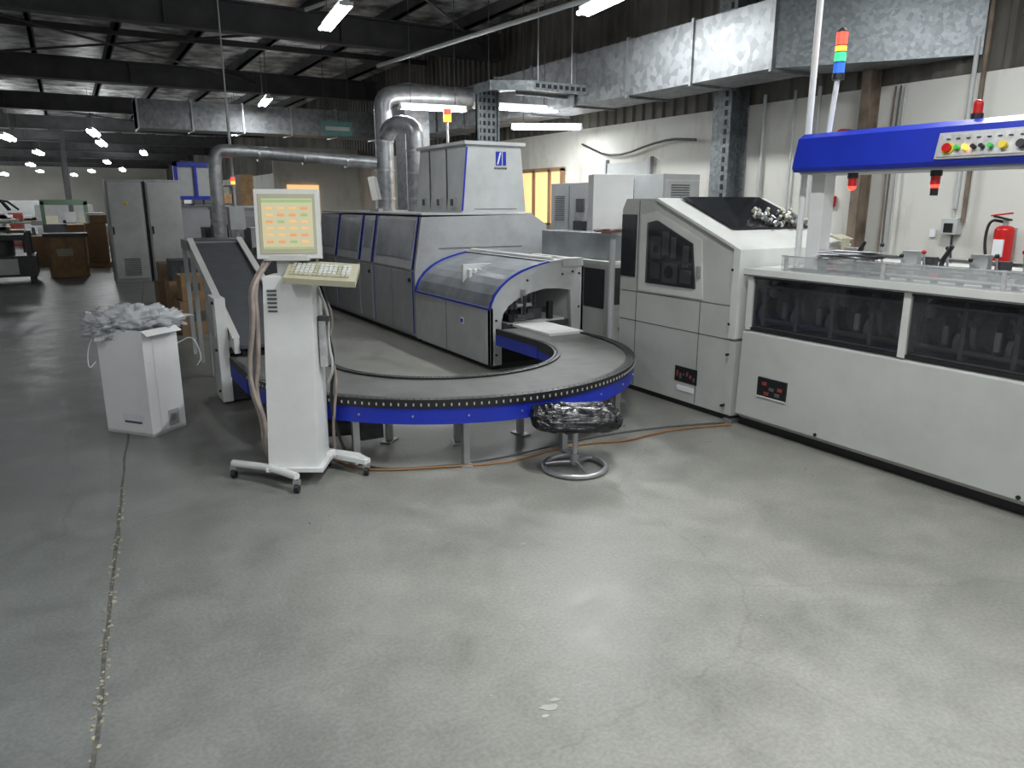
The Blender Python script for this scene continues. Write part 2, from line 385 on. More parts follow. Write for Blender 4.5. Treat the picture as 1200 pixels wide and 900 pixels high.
b=B('overhead_operator_console')
b.prism([(X0-.02,1.735),(X0-.04,1.76),(X0+.0,1.935),(X0+.05,1.965),(X0+.30,1.965),(X0+.36,1.90),(X0+.36,1.735)],'y',Y0,3.25,BLUE)
b.box(X0+.0,X0+.34,Y0,3.22,1.722,1.737,GREYL)
tl=13
b.rbox((X0-.033,2.10,1.835),(.02,.47,.115),(0,tl,0),ALU)
b.rbox((X0-.026,2.10,1.835),(.02,.50,.135),(0,tl,0),GREYL)
cols=[(2.28,RED,.022),(2.23,PGRN,.012),(2.19,LORG,.012),(2.15,BLACK,.011),(2.11,BLACK,.011),(2.07,PGRN,.012),(2.01,PYEL,.018),(1.93,BLACK,.02)]
for yy,m,r in cols: b.cyl((X0-.045,yy,1.82),(X0-.072,yy,1.827),r,m,n=12)
b.cyl((X0-.045,2.28,1.82),(X0-.055,2.28,1.822),.03,PYEL,n=16)
for i in range(8): b.box(X0-.045,X0-.034,1.93+.05*i,1.95+.05*i,1.865,1.872,DARK)
b.box(X0+.12,X0+.22,3.12,3.22,1.12,1.725,WHITE)
b.box(X0+.06,X0+.28,3.06,3.27,1.12,1.14,STEEL)
def beacon(bb,x,y,z,down):
    s=-1 if down else 1
    bb.cyl((x,y,z),(x,y,z+s*.03),.03,BLACK,n=16); bb.cyl((x,y,z+s*.03),(x,y,z+s*.075),.024,RED,n=16); bb.ball((x,y,z+s*.075),.024,LRED if down else RED,nu=12,nv=8)
beacon(b,X0+.1,2.24,1.965,False)
beacon(b,X0+.05,2.88,1.722,True); beacon(b,X0+.08,2.40,1.722,True)
b.cyl((X0+.08,2.40,1.63),(X0+.08,2.40,1.59),.02,BLACK)
b.done(.004)
b=B('signal_tower_light')
b.cyl((X0+.12,3.13,1.967),(X0+.12,3.10,2.32),.016,WHITE); z=2.30
for m,h_ in((LBLU,.065),(LGRN,.05),(LORG,.03),(LRED,.07)):
    b.cyl((X0+.12,3.10,z),(X0+.12,3.10,z+h_),.032,m); b.cyl((X0+.12,3.10,z+h_),(X0+.12,3.10,z+h_+.006),.034,BLACK); z+=h_+.006
b.cyl((X0+.12,3.10,z),(X0+.12,3.10,z+.02),.034,BLACK,r1=.01); b.cyl((X0+.12,3.10,2.27),(X0+.12,3.10,2.305),.036,BLACK)
b.done()
b=B('vertical_conduit_pole')
b.cyl((X0+.16,3.31,1.13),(X0+.16,3.31,4.5),.02,WHITE); b.box(X0+.12,X0+.2,3.28,3.35,1.122,1.13,STEEL); b.done()

# ---------------------------------------------------------------- drive unit at end of the line
b=B('gathering_line_drive_unit')
YA,YB=3.63,4.95
prof=[(YA,.05),(YA+.02,.60),(YA,1.24),(4.50,1.585),(4.90,1.585),(YB,1.5),(YB,.05)]
b.prism(prof,'x',X0,X0+1.15,CREAM)
b.box(X0+.03,X0+1.1,YA+.03,YB-.03,0,.05,BLACK)
b.prism([(YA-.01,.62),(YA-.01,1.24),(YA+.05,1.265),(YA+.05,.62)],'x',X0-.035,X0+1.1,CREAML)
b.prism([(YA-.01,.06),(YA-.01,.60),(YA+.05,.60),(YA+.05,.06)],'x',X0-.02,X0+.4,CREAM)
b.slab([(X0-.03,YA,1.245),(X0-.03,4.50,1.59),(X0+1.17,4.50,1.59),(X0+1.17,YA,1.245)],.022,CREAML)
b.slab([(X0+.18,3.90,1.375),(X0+.18,4.47,1.60),(X0+1.06,4.47,1.60),(X0+1.06,3.90,1.375)],.006,BLKGLASS)
b.prism([(4.70,.86),(4.70,1.46),(4.52,1.49),(4.02,1.29),(3.98,.86)],'x',X0-.012,X0,CREAML)
b.prism([(4.60,.93),(4.60,1.40),(4.50,1.42),(4.10,1.26),(4.05,.93)],'x',X0-.016,X0-.010,DARK)
for (ya,yb_,za,zb,m) in [(4.10,4.22,.96,1.06,ALU),(4.25,4.42,.95,1.12,GREYL),(4.45,4.56,.97,1.30,GREY),(4.14,4.2,1.08,1.24,ALU),(4.28,4.33,1.14,1.30,GREYL),(4.36,4.43,1.16,1.34,ALU),(4.1,4.58,1.10,1.12,STEEL)]:
    b.box(X0-.022,X0-.015,ya,yb_,za,zb,m)
b.cyl((X0-.024,4.34,1.03),(X0-.02,4.34,1.03),.05,DARK,n=18); b.cyl((X0-.024,4.5,1.2),(X0-.02,4.5,1.2),.03,BLACK,n=18)
b.prism([(4.60,.93),(4.60,1.40),(4.50,1.42),(4.10,1.26),(4.05,.93)],'x',X0-.032,X0-.028,SMOKE)
b.box(X0-.04,X0-.01,4.005,4.03,1.02,1.10,STEEL)
b.box(X0-.012,X0,4.76,4.94,.96,1.46,BLKGLASS)
b.box(X0-.004,X0+.01,4.73,4.736,.06,1.57,SEAM)
b.box(X0-.004,X0,YA+.05,4.93,.60,.606,SEAM); b.box(X0-.004,X0,YA+.05,4.93,.84,.846,SEAM)
b.box(X0-.004,X0,4.0,4.006,.06,.84,SEAM)
b.box(X0-.006,X0,3.99,4.23,.20,.32,BLACK)
for i in range(6): b.box(X0-.009,X0-.005,4.01+.036*i,4.03+.036*i,.225+.015*(i%4),.255+.015*(i%3),DRED if i%2 else SEAM)
b.box(X0-.008,X0,4.02,4.2,.13,.17,PAPER)
for (yy,zz) in((3.68,.5),(3.68,.72),(3.68,1.1),(4.9,.1),(3.7,.12)): b.cyl((X0-.04,yy,zz),(X0-.0,yy,zz),.010,BLACK,n=8)
b.box(X0-.02,X0+.1,YA-.02,YA+.06,0,.03,STEEL)
b.done(.005)
b=B('metal_gripper_pile')
for i in range(70):
    xx=X0+random.uniform(.52,.98); yy=3.96+random.uniform(-.10,.14); zz=1.267+(yy-3.63)*.397+.010+random.uniform(0,.03)
    b.cyl((xx,yy,zz),(xx+random.uniform(-.03,.03),yy+random.uniform(-.03,.03),zz+.025),random.uniform(.010,.018),random.choice([STEEL,BELT,DARK,BEIGE,STEEL]),n=8)
b.done()
b=B('cloth_rag'); b.rbox((X0+1.0,3.60,1.30),(.22,.10,.015),(20,0,15),BEIGE); b.rbox((X0+.98,3.55,1.25),(.12,.015,.10),(5,0,15),BEIGE); b.done(.004)

# ---------------------------------------------------------------- cabinets behind the drive unit
b=B('electrical_cabinet')
b.box(5.25,5.75,5.9,6.85,0,1.84,GREYL); b.box(5.24,5.25,6.35,6.356,.05,1.8,SEAM)
for i in range(7): b.box(5.242,5.25,6.45,6.7,1.58+.025*i,1.59+.025*i,SEAM)
b.cyl((5.22,6.3,1.2),(5.25,6.3,1.2),.015,BLACK); b.box(5.27,5.73,5.89,5.9,.1,1.78,GREYL)
for i in range(6): b.box(5.35,5.6,5.88,5.89,1.6+.025*i,1.61+.025*i,SEAM)
b.done(.01)
b=B('electrical_cabinet')
b.box(5.15,5.6,6.95,7.8,0,1.78,GREY); b.box(5.14,5.15,7.4,7.406,.05,1.75,SEAM); 
for i in range(12): b.box(5.142,5.15,7.5,7.7,1.35+.025*i,1.36+.025*i,SEAM)
b.box(5.13,5.15,7.05,7.3,.9,1.35,BLKGLASS); b.box(5.13,5.15,7.1,7.25,1.45,1.6,DARK)
b.done(.01)
b=B('book_delivery_unit')
b.box(4.62,5.1,5.9,7.4,.05,.95,CREAM); b.box(4.61,4.62,6.0,7.3,.5,.9,BLKGLASS); b.box(4.62,5.05,5.89,5.9,.55,.92,BLKGLASS); b.box(4.62,5.1,5.9,7.4,.95,.98,CREAML)
b.box(4.65,5.05,5.95,7.35,0,.05,BLACK); b.box(4.7,5.0,6.0,7.3,.98,1.25,FROST); b.box(4.64,5.05,5.885,5.89,.1,.5,GREYL); b.cyl((4.75,5.88,.3),(4.75,5.9,.3),.03,BLACK)
b.done(.006)
b=B('door_1'); b.box(WX-.04,WX-.002,7.9,8.8,0,2.1,GREYL); b.box(WX-.06,WX-.002,7.85,7.9,0,2.15,GREY); b.box(WX-.06,WX-.002,8.8,8.85,0,2.15,GREY); b.done()

# ---------------------------------------------------------------- perfect binder
BX=3.3
b=B('book_binding_machine')
out=[(3.3,.05),(3.3,.58),(3.335,.68),(3.42,.79),(3.56,.885),(3.75,.955),(3.95,1.0),(4.15,1.01),(4.36,.97),(4.36,.05)]
inn=[(3.42,.05),(3.42,.46),(3.44,.54),(3.50,.61),(3.60,.67),(3.74,.72),(3.90,.75),(4.05,.745),(4.20,.72),(4.24,.05)]
b.strip(out,inn,'y',6.0,6.05,GREYL)
b.box(BX,BX+.03,6.0,7.75,.05,.60,GREYL); b.box(4.33,4.36,6.0,7.75,.05,.96,GREY)
hs=[(3.3,.58),(3.315,.635),(3.35,.71),(3.42,.79),(3.49,.845),(3.56,.885),(3.65,.925),(3.75,.955),(3.85,.98),(3.95,1.0),(4.15,1.01),(4.36,.97)]
hi=[(x+.015,z-.03) for x,z in hs]
b.strip(hs,hi,'y',6.05,7.75,FROST)
ho=[(x-.012,z+.012) for x,z in hs]
for (a,c) in((5.99,6.015),(7.725,7.75)):
    b.strip(ho[:10],hs[:10],'y',a,c,BLUE)
b.box(BX-.014,BX+.0,6.0,7.74,.578,.597,BLUE)
b.strip(ho[9:],hs[9:],'y',5.99,7.75,GREYL)
b.tube([(4.0,6.02,1.03),(4.0,7.7,1.03)],.018,WHITE)
b.box(4.10,4.34,5.985,6.12,.95,1.03,GREYL)
for (x,z) in((3.36,.15),(3.36,.48),(4.30,.2),(4.30,.55),(4.30,.88),(3.7,.84),(4.1,.88),(4.22,.9)):
    b.cyl((x,5.985,z),(x,6.0,z),.010,BLACK,n=8)
b.box(BX-.006,BX,6.55,6.62,.38,.44,PAPER); b.box(BX-.008,BX-.004,6.56,6.61,.39,.43,BLUE)
b.box(BX-.004,BX,6.95,6.955,.06,.57,SEAM)
b.box(3.40,4.32,6.75,6.78,.05,.95,WHITE)
for i in range(14): b.box(3.45+.06*i,3.48+.06*i,6.70,6.75,.45,.9,PAPER)
b.box(4.24,4.30,6.05,6.75,.05,.8,WHITE); b.box(3.35,3.41,6.05,6.75,.05,.55,DARK)
b.box(3.44,4.2,6.02,6.74,.38,.43,DARK); b.box(3.50,4.15,6.02,6.7,.43,.45,WHITE)
b.box(3.50,3.56,6.0,6.3,.45,.52,BLACK); b.box(3.60,4.1,6.15,6.2,.50,.54,BLACK); b.box(3.62,3.66,5.955,5.985,.47,.76,STEEL)
b.cyl((3.64,5.95,.52),(3.64,5.95,.70),.018,BLACK); b.box(3.56,3.72,5.945,5.975,.60,.63,STEEL); b.cyl((3.9,6.06,.5),(3.9,6.4,.56),.015,STEEL)
b.box(3.56,3.74,5.94,5.98,.48,.53,DARK); b.box(3.95,4.0,6.0,6.05,.45,.62,BLACK); b.box(3.74,3.9,6.05,6.1,.46,.56,DARK)
b.box(BX+.05,4.3,6.05,7.7,0,.05,BLACK)
A,Z=7.75,11.5
pr=[(BX,.06),(BX,.80),(BX+.10,1.40),(4.85,1.42),(5.05,1.30),(5.1,.06)]
b.prism(pr,'y',A,Z,GREY)
b.box(BX+.05,5.0,A+.05,Z-.05,0,.06,BLACK)
def sp(y0,y1,z0,z1,mat,t=.012):
    f=lambda z:BX+(z-.80)/.6*.10
    p=[(f(z0),y0,z0),(f(z1),y0,z1),(f(z1),y1,z1),(f(z0),y1,z0)]
    v=[Vector(q) for q in p]; n=(v[1]-v[0]).cross(v[3]-v[0]).normalized()
    if n.x>0: n=-n
    v=v+[q+n*t for q in v]
    b.add(v,[(3,2,1,0),(4,5,6,7),(0,1,5,4),(1,2,6,5),(2,3,7,6),(3,0,4,7)],mat)
secs=[(7.80,9.05),(9.12,9.55),(9.60,10.55),(10.6,11.45)]
for i,(a,c) in enumerate(secs):
    sp(a,c,.82,1.39,GREYL,.014)
    if i!=1: sp(a+.07,c-.07,.93,1.36,FROST,.022)
    else: sp(a+.07,c-.07,1.0,1.34,FROST,.022)
    for yy in (a,c-.015): sp(yy,yy+.015,.82,1.40,BLUE,.020)
    b.box(BX-.014,BX,a,c,.10,.79,GREY)
    if i!=1: b.box(BX-.016,BX-.012,(a+c)/2-.003,(a+c)/2+.003,.1,.79,SEAM)
    b.box(BX-.03,BX-.012,a+.05,a+.09,.68,.72,BLACK)
    if i%2==0: b.box(BX-.018,BX-.012,c-.025,c-.015,.1,.79,BLUE)
b.box(BX-.020,BX-.012,7.78,7.795,.1,.8,BLUE)
b.box(3.6,4.7,A-.008,A,1.05,1.055,SEAM)
b.box(BX+.10,4.85,A,Z,1.42,1.44,GREYL)
b.done(.006)

b=B('extraction_hood_housing')
b.prism([(4.12,1.44),(4.20,2.23),(4.95,2.25),(5.03,1.44)],'y',8.2,9.55,GREYL)
b.box(4.16,5.0,8.16,9.6,2.23,2.27,GREYL)
b.slab([(4.12,8.19,1.46),(4.14,8.19,1.46),(4.21,8.19,2.2),(4.19,8.19,2.2)],.01,BLUE)
b.box(4.60,4.68,8.188,8.2,2.0,2.16,BLUE); b.box(4.70,4.74,8.188,8.2,2.0,2.16,BLUE); b.slab([(4.61,8.186,2.01),(4.63,8.186,2.01),(4.67,8.186,2.15),(4.65,8.186,2.15)],-.003,WHITE)
for i in range(6): b.box(4.58+.03*i,4.60+.03*i,8.190,8.2,1.955,1.975,DARK)
for yy in (8.6,9.1): b.box(4.12,4.14,yy,yy+.006,1.46,2.2,SEAM)
for yy in (8.35,8.75,9.2): b.box(4.10,4.16,yy,yy+.12,1.50,1.62,GREYL); b.box(4.095,4.10,yy+.02,yy+.1,1.52,1.60,DARK)
b.box(4.3,4.9,8.190,8.2,1.48,1.484,SEAM)
b.done(.006)
b=B('touch_screen_terminal')
b.box(3.6,3.66,9.6,9.95,1.44,1.48,GREYL); b.cyl((3.63,9.78,1.44),(3.63,9.78,1.6),.02,STEEL)
b.rbox((3.62,9.78,1.74),(.08,.36,.30),(0,-10,-28),CREAML); b.rbox((3.577,9.757,1.748),(.01,.28,.22),(0,-10,-28),SCREEN); b.done(.004)

# ---------------------------------------------------------------- pipes & ducts
b=B('round_extraction_duct')
r=.13
b.tube([(4.1,10.6,1.44),(4.1,10.6,2.75),(4.1,10.6,3.0),(4.35,10.6,3.1),(5.75,10.6,3.1)],r,GALVP,n=20,sub=2)
b.tube([(4.36,10.1,1.44),(4.36,10.1,2.35),(4.36,10.1,2.6),(4.15,10.35,2.65),(4.1,10.6,2.45)],.12,GALVP,n=20,sub=2)
for z in (1.6,2.0,2.4): b.cyl((4.1,10.6,z),(4.1,10.6,z+.03),r+.012,STEEL,n=20)
for z in (1.6,1.95,2.25): b.cyl((4.36,10.1,z),(4.36,10.1,z+.03),.132,STEEL,n=20)
b.done()
b=B('horizontal_suction_pipe')
b.tube([(1.75,10.6,1.1),(1.75,10.6,2.0),(1.78,10.6,2.2),(1.95,10.6,2.22),(3.95,10.6,2.12)],.085,GALVP,n=16,sub=2)
for x in (2.3,2.9,3.5): b.cyl((x,10.6,2.2-(x-1.95)*.048),(x+.03,10.6,2.2-(x-1.95)*.048),.095,STEEL,n=16)
b.done()
b=B('ventilation_duct')
def duct(pts,w,z0,z1,bb):
    for i in range(len(pts)-1):
        (x0,y0),(x1,y1)=pts[i],pts[i+1]; d=Vector((x1-x0,y1-y0,0)); L_=d.length; d.normalize(); nrm=Vector((d.y,-d.x,0))
        segs=max(1,round(L_/1.1))
        for k in range(segs):
            a=Vector((x0,y0,0))+d*(L_*k/segs); c=Vector((x0,y0,0))+d*(L_*(k+1)/segs)
            bb.prism([(a.x,a.y),(c.x,c.y),(c.x+nrm.x*w,c.y+nrm.y*w),(a.x+nrm.x*w,a.y+nrm.y*w)],'z',z0,z1,GALV)
            e=.025
            q=c-d*.02
            bb.prism([(q.x-nrm.x*e,q.y-nrm.y*e),(q.x+d.x*.03-nrm.x*e,q.y+d.y*.03-nrm.y*e),(q.x+d.x*.03+nrm.x*(w+e),q.y+d.y*.03+nrm.y*(w+e)),(q.x+nrm.x*(w+e),q.y+nrm.y*(w+e))],'z',z0-e,z1+e,GALV)
duct([(5.78,5.10),(5.78,14.5)],.62,2.76,3.36,b)
b.prism([(5.78,5.10),(6.40,5.10),(6.78,4.6),(6.78,3.75)],'z',2.76,3.36,GALVD)  # near end: shade of the underside put into a darker metal
b.box(5.75,6.45,5.07,5.10,2.73,3.39,GALV)
b.done()
b=B('ventilation_duct')
b.box(1.45,6.7,17,17.7,3.0,3.55,GALV)
for i in range(6): b.box(1.45+i*1.0,1.48+i*1.0,16.975,17.72,2.975,3.575,STEEL)
b.done()
b=B('ventilation_duct')
b.box(4.6,5.0,11.0,11.4,1.45,3.2,GALV); b.box(4.58,5.74,10.98,11.42,3.0,3.3,GALV); b.done()
b=B('ventilation_duct'); b.box(6.3,6.78,1.4,3.0,2.95,3.4,GALV); b.box(6.28,6.79,2.96,3.0,2.93,3.42,STEEL); b.done()
b=B('perforated_cable_tray')
tx=.14
b.box(4.42+tx,4.72+tx,8.60,8.64,2.27,2.9,GALVD)
for z in [2.32+.09*i for i in range(7)]:
    for k in range(4): b.box(4.445+tx+.065*k,4.475+tx+.065*k,8.592,8.60,z,z+.05,BLACK)
b.box(4.42+tx,4.44+tx,8.56,8.64,2.27,2.95,GALVD); b.box(4.70+tx,4.72+tx,8.56,8.64,2.27,2.95,GALVD)
b.prism([(4.42+tx,8.22),(4.85+tx,8.0),(6.78,8.0),(6.78,8.40),(5.0,8.40),(4.85,8.64),(4.42+tx,8.64)],'z',2.90,2.91,GALVD)
b.box(4.85+tx,6.78,7.98,8.0,2.86,2.97,GALVD); b.box(5.0,6.78,8.40,8.42,2.86,2.97,GALVD); b.slab([(4.42+tx,8.22,2.86),(4.85+tx,7.98,2.86),(4.85+tx,7.98,2.97),(4.42+tx,8.22,2.97)],.01,GALVD)
b.box(4.40+tx,4.42+tx,8.22,8.64,2.86,2.97,GALVD)
for i in range(20): b.box(5.03+.085*i,5.08+.085*i,7.974,7.98,2.895,2.94,BLACK)
b.tube([(4.75,8.35,2.93),(5.5,8.2,2.93),(6.7,8.22,2.93)],.025,BLACK)
for x in (5.2,5.7): b.cyl((x,8.2,2.9),(x,8.2,4.5),.008,STEEL,n=6)
b.done()
b=B('steel_column')
b.box(6.50,6.52,6.25,6.52,0,4.3,GALVD); b.box(6.76,6.78,6.25,6.52,0,4.3,GALVD); b.box(6.52,6.76,6.37,6.39,0,4.3,GALVD)
for i in range(40):
    if .3+.1*i<4.2: b.box(6.494,6.50,6.30,6.34,.3+.1*i,.36+.1*i,BLACK)
b.done()
RUST=paint('rusty_brown_paint',(.17,.13,.095),.7,var=.4)
b=B('steel_column')
b.box(6.62,6.64,4.65,4.74,0,4.3,RUST); b.box(6.78,6.79,4.65,4.74,0,4.3,RUST); b.box(6.64,6.78,4.68,4.70,0,4.3,RUST); b.done()
b=B('wall_pipe')
for (y,r_) in ((6.0,.02),(5.6,.014),(5.3,.02)): b.cyl((6.75,y,0),(6.75,y,2.7),r_,GREYL,n=8)
b.cyl((6.75,3.7,1.4),(6.75,3.7,3.2),.02,RUST,n=8); b.cyl((6.75,3.78,1.5),(6.75,3.78,2.9),.02,GREYL,n=8)
b.tube([(6.75,9.4,2.4),(6.72,8.6,2.15),(6.72,7.6,2.35),(6.72,7.0,2.3)],.015,BLACK,sub=2)
b.done()
b=B('wall_cables')
for i in range(3):
    y=4.38+.05*i; b.tube([(6.76,y,2.6),(6.76,y+.01,2.2),(6.76,y+random.uniform(-.02,.02),1.5),(6.76,y,.9)],.009,[GREYL,SEAM,RUST][i],sub=2)
b.done()
b=B('wall_socket_box')
b.box(6.70,6.795,3.72,3.86,1.28,1.42,GREYL); b.box(6.69,6.70,3.75,3.83,1.30,1.38,BLACK); b.tube([(6.72,3.76,1.3),(6.7,3.74,1.05),(6.6,3.6,.9),(6.5,3.5,1.0)],.01,BLACK,sub=2)
b.cyl((6.76,3.79,1.4),(6.76,3.79,2.0),.012,GREYL,n=8); b.done(.005)
b=B('fire_alarm_bell'); b.cyl((6.79,4.98,2.18),(6.72,4.98,2.18),.085,RED,n=24); b.ball((6.72,4.98,2.18),.06,RED,sc=(.4,1,1)); b.done()
b=B('manual_call_point'); b.box(6.75,6.795,5.02,5.12,1.52,1.62,RED); b.box(6.745,6.75,5.04,5.10,1.54,1.60,PAPER); b.done()
b=B('wall_sign'); b.box(6.78,6.795,3.95,4.0,1.25,1.32,PAPER); b.done()
b=B('fire_extinguisher')
ex,ey=6.66,3.30
b.cyl((ex,ey,1.0),(ex,ey,1.33),.075,RED,n=24); b.ball((ex,ey,1.33),.075,RED,sc=(1,1,.6)); b.ball((ex,ey,1.0),.075,RED,sc=(1,1,.3))
b.cyl((ex,ey,1.36),(ex,ey,1.42),.022,STEEL); b.rbox((ex-.02,ey+.02,1.43),(.03,.14,.015),(12,0,0),BLACK); b.rbox((ex-.02,ey+.03,1.46),(.03,.16,.012),(-8,0,0),RED)
b.tube([(ex,ey+.02,1.40),(ex,ey+.13,1.42),(ex-.02,ey+.14,1.25),(ex-.03,ey+.10,1.08)],.012,BLACK,sub=2)
b.prism([(ey-.04,1.12),(ey+.04,1.12),(ey+.04,1.26),(ey-.04,1.26)],'x',ex-.078,ex-.06,PAPER); b.box(ex+.05,6.795,ey-.03,ey+.03,1.1,1.35,STEEL)
b.done()
b=B('window_1')
b.box(6.765,6.785,9.95,11.5,1.24,2.04,WARM)
for y in (9.9,10.25,10.72,11.5): b.box(6.74,6.795,y,y+.07,1.20,2.08,CARD)
for z in (1.18,2.04): b.box(6.74,6.795,9.9,11.57,z,z+.06,CARD)
b.done()

# ---------------------------------------------------------------- U-turn conveyor
C=(2.395,5.12)
R0,R1=.86,1.47
b=B('curved_belt_conveyor')
b.arc(C,R0+.03,R1-.05,180,360,.385,.425,BELT,72)
b.arc(C,R0+.05,R1-.07,180,360,.29,.385,DARK,72)
b.arc(C,R1-.045,R1-.01,180,360,.285,.385,BLUE,72)
b.arc(C,R1-.065,R1,180,360,.385,.437,BLACK,72)
b.arc(C,R0,R0+.05,180,360,.36,.437,BLACK,72)
b.arc(C,R0+.005,R0+.035,180,360,.285,.36,BLUE,72)
for i in range(104):
    a=math.radians(180+180*(i+.5)/104)
    for rr in (R1-.025,R0+.022):
        c=(C[0]+rr*math.cos(a),C[1]+rr*math.sin(a),.438)
        b.rbox(c,(.010,.012,.004),(0,0,math.degrees(a)),SEAM)
    c=(C[0]+(R1+.001)*math.cos(a),C[1]+(R1+.001)*math.sin(a),.408); b.rbox(c,(.006,.008,.016),(0,0,math.degrees(a)),GREYL)
for i in range(14):
    a=math.radians(186+168*i/13); b.cyl((C[0]+(R1-.02)*math.cos(a),C[1]+(R1-.02)*math.sin(a),.335),(C[0]+(R1-.003)*math.cos(a),C[1]+(R1-.003)*math.sin(a),.335),.007,STEEL,n=8)
for (xa,ya,yb) in ((C[0]-R1,C[1],5.72),(C[0]+R0,C[1],5.82)):
    b.box(xa+.04,xa+.56,ya,yb,.385,.425,BELT); b.box(xa+.03,xa+.57,ya,yb,.29,.385,DARK)
    for q in (0,.57): b.box(xa+q,xa+q+.03,ya,yb,.285,.385,BLUE); b.box(xa+q-.0,xa+q+.035,ya,yb,.385,.437,BLACK)
b.box(3.50,3.86,5.30,5.93,.425,.447,WHITE)
def leg(x,y,rot):
    b.box(x-.02,x+.02,y-.02,y+.02,.015,.30,STEEL); b.rbox((x,y,.006),(.13,.07,.012),(0,0,rot),STEEL); b.cyl((x,y,.012),(x,y,.05),.014,STEEL,n=8)
for a in (196,222,250,278,306,335):
    for rr in (R1-.08,R0+.09):
        leg(C[0]+rr*math.cos(math.radians(a)),C[1]+rr*math.sin(math.radians(a)),a)
    r0,r1=R0+.05,R1-.06; ca,sa=math.cos(math.radians(a)),math.sin(math.radians(a))
    b.tube([(C[0]+r0*ca,C[1]+r0*sa,.27),(C[0]+r1*ca,C[1]+r1*sa,.27)],.018,STEEL)
b.cyl((1.25,4.50,.17),(1.50,4.42,.17),.07,DARK); b.box(1.45,1.6,4.35,4.5,.08,.28,DARK)
b.cyl((2.9,4.3,.2),(3.1,4.2,.2),.07,DARK)
b.done()

b=B('inclined_belt_conveyor',(.06,0,-.04))
def ramp(x0,x1,ya,za,yb,zb,t,mat): b.prism([(ya,za),(yb,zb),(yb,zb-t),(ya,za-t)],'x',x0,x1,mat)
ramp(.97,1.38,5.80,.54,7.8,1.215,.03,BELTD)
ramp(.93,.97,5.85,.59,7.85,1.255,.12,WHITE); ramp(1.38,1.42,5.85,.59,7.85,1.255,.12,WHITE)
ramp(.92,.975,5.85,.60,7.85,1.265,.012,CREAML); ramp(1.375,1.43,5.85,.60,7.85,1.265,.012,CREAML)
ramp(1.0,1.35,5.9,.48,7.8,1.13,.05,DARK)
b.box(.84,.92,6.02,6.32,.06,.88,WHITE); b.box(.83,.845,6.05,6.29,.58,.83,CREAML); b.box(.84,1.44,6.30,6.33,.06,.44,WHITE)
for z in (.16,.49,.86): b.cyl((.825,6.08,z-.02),(.845,6.08,z-.02),.01,BLACK,n=8)
for i in range(8): b.cyl((1.0,5.80,.16+.04*i),(1.36,5.80,.16+.04*i),.007,STEEL,n=6)
b.box(1.40,1.46,5.80,6.25,.04,.66,WHITE)
b.box(.92,1.44,6.05,6.3,.06,.39,DARK)
for (x,y) in ((.88,6.1),(.88,6.28),(1.42,5.9),(1.42,6.2)): b.cyl((x,y,.04),(x,y,.1),.015,DARK,n=8)
for y in (7.1,7.8):
    for x in (.95,1.40): b.box(x-.02,x+.02,y-.02,y+.02,.04,1.0 if y<7.5 else 1.2,GREYL)
b.box(.93,1.42,7.82,8.4,1.14,1.235,GREY); b.box(.97,1.38,7.8,8.4,1.235,1.24,BELTD)
for x in (.95,1.40): b.box(x-.02,x+.02,8.3,8.34,.04,1.15,GREYL)
b.done(.004)

# ---------------------------------------------------------------- control stand
b=B('operator_control_stand',(1.02,4.12,0),-30.5)
v=[(-.16,-.13,.10),(.12,-.13,.10),(.12,.13,.10),(-.16,.13,.10),(-.12,-.10,1.17),(.14,-.10,1.17),(.14,.10,1.17),(-.12,.10,1.17)]
b.add(v,[(0,3,2,1),(4,5,6,7),(0,1,5,4),(1,2,6,5),(2,3,7,6),(3,0,4,7)],WHITE)
for i in range(6): b.box(-.10,-.05,-.112,-.10,.98+.022*i,.99+.022*i,SEAM)
b.box(-.17,.15,-.15,.15,.08,.105,WHITE)
b.tube([(-.40,-.02,.09),(-.16,-.12,.10),(.03,-.24,.09)],.022,WHITE)
b.tube([(.10,.16,.10),(.30,.10,.09),(.36,.02,.09)],.022,WHITE)
b.tube([(-.10,-.10,.10),(.15,.12,.10)],.03,WHITE)
b.rbox((.22,.10,.085),(.34,.05,.03),(0,0,-28),WHITE)
for (x,y) in ((-.40,-.02),(.03,-.25),(.36,.02),(.10,.18)):
    b.cyl((x,y,.075),(x,y,.05),.012,STEEL,n=8); b.cyl((x-.012,y,.028),(x+.012,y,.028),.028,BLACK,n=14); b.box(x-.02,x+.02,y-.012,y+.012,.045,.075,STEEL)
b.box(-.06,.06,-.03,.09,1.15,1.27,CREAM)
b.rbox((0,.0,1.265),(.24,.12,.03),(0,0,0),CREAML)
Mx=.005
b.rbox((Mx,.02,1.437),(.335,.09,.365),(-6,0,10),CREAML)
b.rbox((Mx+.01,.10,1.437),(.27,.10,.28),(-6,0,10),CREAM)
Rm=Euler([math.radians(-6),0,math.radians(10)]).to_matrix()
def scr(u,w,su,sw,m,o=0):
    c=Vector((Mx,.02,1.437))+Rm@Vector((u,-.047-o,w)); b.rbox(c,(su,.004,sw),(-6,0,10),m)
scr(.0,.0,.295,.315,BEIGE,0); scr(0,0,.262,.265,SCREEN,.003)
scr(0,.12,.26,.016,SGRN,.005)
for r_ in range(6):
    for c_ in range(4):
        scr(-.092+.06*c_,.082-.035*r_,.036,.014,[SYEL,SORG,SYEL,SYEL,SGRN,SYEL,SORG][(r_*3+c_*5)%7],.005)
scr(0,-.125,.26,.008,SGRN,.005)
b.box(-.17,-.15,-.06,.02,1.28,1.32,BLACK)
kc=Vector((.20,-.09,1.185)); ke=(17,4,6)
b.rbox(kc,(.37,.25,.035),ke,BEIGE)
Rk=Euler([math.radians(a) for a in ke]).to_matrix()
for i in range(13):
    for j in range(5):
        c=kc+Rk@Vector((-.15+.024*i,-.075+.033*j,.021)); b.rbox(c,(.019,.025,.012),ke,CREAML if (i*j)%5 else BEIGE)
